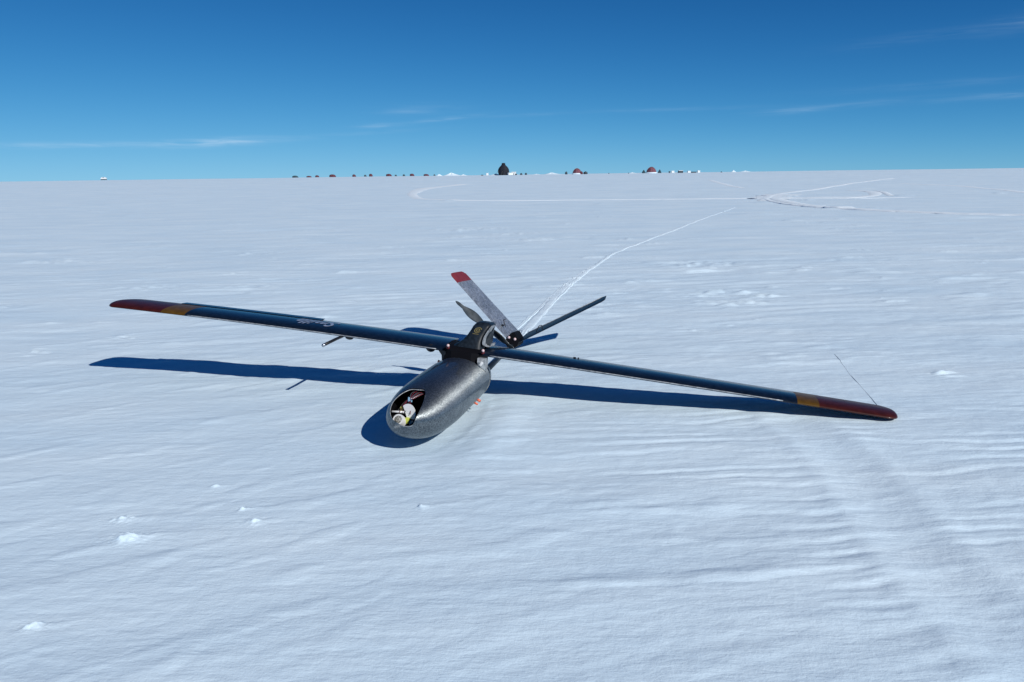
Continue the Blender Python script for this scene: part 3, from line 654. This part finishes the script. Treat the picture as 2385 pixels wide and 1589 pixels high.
MB().tube([(-.07, 1.33, .035), (-.10, 1.36, .085), (-.085, 1.37, .09)], .003, 6).box((-.095, 1.34, .045), (.02, .015, .012)).build('control_horn', M['wire_b'], fl)
MB().tube(catmull([(.165, 1.34, .030), (.180, 1.34, .075), (.200, 1.36, .080), (.205, 1.36, .045)], 5), .003, 6).build('control_horn', M['wire_b'], fr)

# ------------------------------------------------------------------ camp on the rise
def crown(z, f, n=28):
    return [(f * math.cos(2 * PI * k / n), f * math.sin(2 * PI * k / n), z) for k in range(n)]
def lathe_faceted(prof_, n, seams=8, depth=.03, sy=1.0):
    rings = []
    for r, z in prof_:
        rings.append([Vector((r * (1 - depth * abs(math.sin(seams * PI * k / n))) * math.cos(2 * PI * k / n), sy * r * (1 - depth * abs(math.sin(seams * PI * k / n))) * math.sin(2 * PI * k / n), z)) for k in range(n)])
    return rings
def place(o, x, y, rz=0, dz=0):
    o.location = (x, y, float(gz(x, y)[0]) + dz); o.rotation_euler.z = rz; return o
def thing(name, label, cat, group=None):
    o = bpy.data.objects.new(name, None); COL.objects.link(o); return tag(o, label, cat, group)
# onion shaped dark tent
t = thing('bell_tent', 'tall navy onion-shaped tent with a capped vent standing on the horizon', 'tent')
MB().loft(lathe_faceted([(.82, -.05), (.93, .2), (1.02, .48), (1.05, .78), (1.00, 1.08), (.86, 1.36), (.65, 1.60), (.46, 1.78), (.36, 1.92)], 64, 8, .03)).build('canvas', M['tentdark'], t)
MB().loft(lathe_faceted([(.355, 1.90), (.33, 2.02), (.33, 2.14), (.28, 2.21), (.08, 2.24)], 32, 8, .0)).build('vent_cap', M['tentdark'], t)
MB().loft([[Vector((x, y, z)) for x, z in ((-.28, 0), (-.26, .9), (0, 1.15), (.26, .9), (.28, 0))] for y in (-1.09, -1.03)]).build('door_flap', M['tentdark'], t, smooth=False)
for k in range(8):
    a = 2 * PI * (k + .5) / 8
    MB().tube([(1.0 * math.cos(a), 1.0 * math.sin(a), .8), (1.75 * math.cos(a), 1.75 * math.sin(a), 0)], .012, 5).build('guy_line', M['pole'], t)
place(t, -1.14, 150, .2, -.02)
# red domes
def dome(x, y, w, h, label, m, porch=None):
    t = thing('dome_tent', label, 'tent', 'red dome tents on the rise')
    prof_ = [(w / 2 * math.cos(a), h * math.sin(a)) for a in np.linspace(0, PI / 2 - .08, 10)]; prof_[0] = (w / 2, -.05)
    MB().loft(lathe_faceted(prof_, 48, 6, .04)).build('canvas', m, t)
    for a in (0, 1.05, 2.1):
        MB().tube([(w / 2 * 1.0 * math.cos(s_) * math.cos(a), w / 2 * 1.0 * math.cos(s_) * math.sin(a), (h + .02) * math.sin(s_)) for s_ in np.linspace(0, PI, 15)], .018, 6).build('tent_pole', M['pole'], t)
    sk = MB().loft(lathe_faceted([(w / 2 + .16, -.04), (w / 2 + .10, .07), (w / 2 + .01, .20), (w / 2 - .2, .22)], 40, 6, .02)).build('snow_skirt', M['powder'], t)
    place(t, x, y, .3); return t
dome(12.41, 150, 1.75, 1.05, 'faded red dome tent on the horizon with dark sacks by its right side', M['tentred'])
dome(26.12, 150, 1.95, 1.15, 'faded red dome tent on the horizon flanked by a dark cone on each side', M['tentred'])
def sack(x, y, w, h, label, m=None, group=None, cat='sack', name='gear_sack', z0=0):
    t = thing(name, label, cat, group)
    MB().loft(lathe_faceted([(w * .42, -.03), (w * .5, h * .25), (w * .46, h * .6), (w * .30, h * .85), (w * .12, h * .93)], 24, 5, .10)).build('bag', m or M['crate'], t)
    MB().loft(lathe_faceted([(w * .12, h * .92), (w * .07, h * .97), (w * .13, h * 1.04)], 12, 3, .05)).build('tied_neck', m or M['crate'], t)
    place(t, x, y, random.random() * 3); return t
def cone(x, y, w, h, label):
    t = thing('pyramid_tent', label, 'tent', 'small dark cone tents beside the red dome')
    MB().loft(lathe_faceted([(w / 2, -.03), (w * .40, h * .35), (w * .22, h * .75), (w * .07, h * .98)], 32, 4, .12)).build('canvas', M['tentteal'], t)
    MB().tube([(0, 0, h * .9), (.02, 0, h * 1.1)], .03, 6).build('tent_pole', M['pole'], t)
    place(t, x, y, .5); return t
cone(24.72, 150, .85, .62, 'small dark teal cone tent just left of the far right red dome')
cone(27.65, 150, .80, .66, 'small dark teal cone tent just right of the far right red dome')
sack(13.15, 149.4, .62, .52, 'dark red sack leaning on the right side of the left red dome tent', M['tentfar'], 'dark gear sacks at the camp')
sack(13.95, 149.6, .85, .50, 'wide dark grey sack right of the left red dome tent', None, 'dark gear sacks at the camp')
sack(10.43, 150, .50, .50, 'lone dark round sack left of the left red dome tent', None, 'dark gear sacks at the camp')
sack(2.11, 150, .46, .34, 'small dark sack nearer the navy tent, of two between it and the red dome', None, 'dark gear sacks at the camp')
sack(2.99, 150, .44, .38, 'small dark sack nearer the red dome, of two between it and the navy tent', None, 'dark gear sacks at the camp')
sack(18.28, 150, .18, .20, 'tiny dark sack right of the left red dome, nearer to that dome', None, 'dark gear sacks at the camp')
sack(21.92, 150, .18, .18, 'tiny dark sack on the horizon, halfway between the two red domes', None, 'dark gear sacks at the camp')
sack(39.04, 150, .26, .20, 'tiny dark sack right of the white crates, beside a snow heap', None, 'dark gear sacks at the camp')
def crate(x, y, w, h, label, body='cover', lidm='cover', rz=.1, d=None):
    t = thing('supply_crate', label, 'crate', 'supply crates at the camp'); d = d or w * .8
    MB().box((0, 0, h * .42), (w, d, h * .84)).build('crate_box', M[body], t, smooth=False)
    MB().box((0, 0, h * .91), (w * 1.05, d * 1.05, h * .16)).build('crate_lid', M[lidm], t, smooth=False)
    place(t, x, y, rz); return t
crate(-4.15, 150, .42, .44, 'small white crate on the snow left of the navy tent')
crate(.10, 148.6, .90, .42, 'wide white crate in front of the right foot of the navy tent', 'cover', 'cover', .3)
crate(.75, 150.2, .80, .60, 'tall white crate just right of the navy tent', 'cover', 'cover', -.1)
crate(.55, 148.9, .34, .30, 'first small dark crate right of the navy tent', 'crate', 'crate')
crate(1.15, 149.0, .34, .24, 'second small dark crate right of the navy tent', 'crate', 'crate')
crate(29.45, 150, .22, .34, 'narrow dark crate at the left end of the white crates', 'crate', 'crate')
crate(30.05, 150, .55, .40, 'leftmost white crate right of the far right red dome', 'cover', 'cover')
crate(31.51, 150, .80, .45, 'white crate with a dark base, second of the white crates', 'crate', 'cover')
crate(33.05, 150, .55, .36, 'third of the white crates, touching a low dark crate on its right', 'cover', 'cover')
crate(33.95, 150, .80, .22, 'low dark crate between two white crates', 'crate', 'crate')
crate(34.84, 150, .48, .42, 'rightmost white crate of the row beside the low dark crate', 'cover', 'cover')
crate(-5.1, 150, .40, .14, 'flat dark crate left of the small white crate by the navy tent', 'crate', 'crate')
# heaps of shovelled snow
def heap(x, y, w, h, dx=0.):
    n = 30; vs = []; rings = []
    for i in range(9):
        t_ = i / 8
        rings.append([Vector((w / 2 * (1 - t_) * math.cos(a) * (1 + .18 * math.sin(3 * a + x)), w / 3 * (1 - t_) * math.sin(a), h * (t_ ** 1.5) * (1 + .2 * math.sin(5 * a + y)) - .03)) for a in [2 * PI * k / n for k in range(n)]])
    o = MB().loft(rings).build('snow_heap', M['powder']); place(o, x, y); return tag(o, kind='structure')
for hx, hw, hh in ((-10.9, 4.6, .55), (-13.1, 1.9, .35), (-8.6, 2.6, .28), (-2.6, 3.6, .30), (.6, 3.2, .22), (7.74, 4.4, .34), (5.0, 3.0, .16), (26.2, 8.0, .20), (22.8, 3.2, .22), (31.0, 3.4, .12), (41.58, 1.5, .40), (43.79, 3.6, .26), (12.4, 2.6, .12)):
    heap(hx, 151.0, hw, hh)
# far row of low tents
ord_ = ['first', 'second', 'third', 'fourth', 'fifth', 'sixth', 'seventh', 'eighth', 'ninth', 'tenth', 'eleventh', 'twelfth', 'thirteenth']
far = [(-71.21, 2.0, .62, 'teal'), (-66.65, 1.7, .45, 'far'), (-63.94, 1.3, .62, 'far'), (-58.8, 2.2, .85, 'far'), (-51.67, 1.2, .75, 'far'), (-47.97, .8, .55, 'teal'), (-46.11, 1.2, .85, 'far'), (-40.12, 1.9, .75, 'far'), (-37.84, .7, .45, 'teal'), (-35.13, .8, .55, 'teal'), (-32.42, 1.5, .75, 'far'), (-27.71, 1.8, .60, 'far'), (-25.0, .6, .45, 'teal')]
for i, (x, w, h, c) in enumerate(far):
    cn = 'dark red' if c == 'far' else 'dark grey'
    t = thing('tunnel_tent', '%s tiny %s tent in the far row on the left horizon' % (ord_[i], cn), 'tent', 'low tents in the far row left of the navy tent')
    m = M['tentfar'] if c == 'far' else M['tentteal']; rings = []
    for k in range(13):
        u = -1 + 2 * k / 12; hh = h * math.sqrt(max(.02, 1 - (abs(u + .12) / 1.13) ** 2.2)); dd = .75 * math.sqrt(max(.03, 1 - abs(u) ** 2.5))
        rings.append([Vector((u * w / 2, dd * math.cos(a), -.03 + (hh + .03) * math.sin(a))) for a in np.linspace(0, PI, 12)])
    MB().loft(rings).build('canvas', m, t)
    for u in (-.35, .3):
        hh = h * math.sqrt(1 - (abs(u + .12) / 1.13) ** 2.2) + .02; MB().tube([(u * w / 2, .76 * math.cos(a), hh * math.sin(a)) for a in np.linspace(0, PI, 11)], .02, 5).build('tent_pole', M['pole'], t)
    place(t, x, 270, 0, .05)
# lone white vehicle on the far left horizon
t = thing('snow_vehicle', 'lone white snow vehicle far off on the left part of the horizon', 'vehicle')
MB().box((0, 0, .55), (1.7, 1.0, .45)).build('body', M['cover'], t, smooth=False)
MB().loft([[Vector((x, y, z)) for x, z in ((-.55, .77), (-.40, 1.0), (.40, 1.0), (.5, .77))] for y in (-.45, .45)]).build('cab', M['cover'], t, smooth=False)
for s_ in (-1, 1):
    MB().loft([[Vector((x, s_ * .42 + y, z)) for x, z in ((-.75, .08), (-.85, .25), (-.7, .38), (.7, .38), (.85, .25), (.75, .08))] for y in (-.12, .12)]).build('track_belt', M['crate'], t, smooth=False)
MB().box((.05, -.46, .86), (.55, .02, .14)).build('side_window', M['crate'], t, smooth=False)
place(t, -134.82, 270, .1, .0)
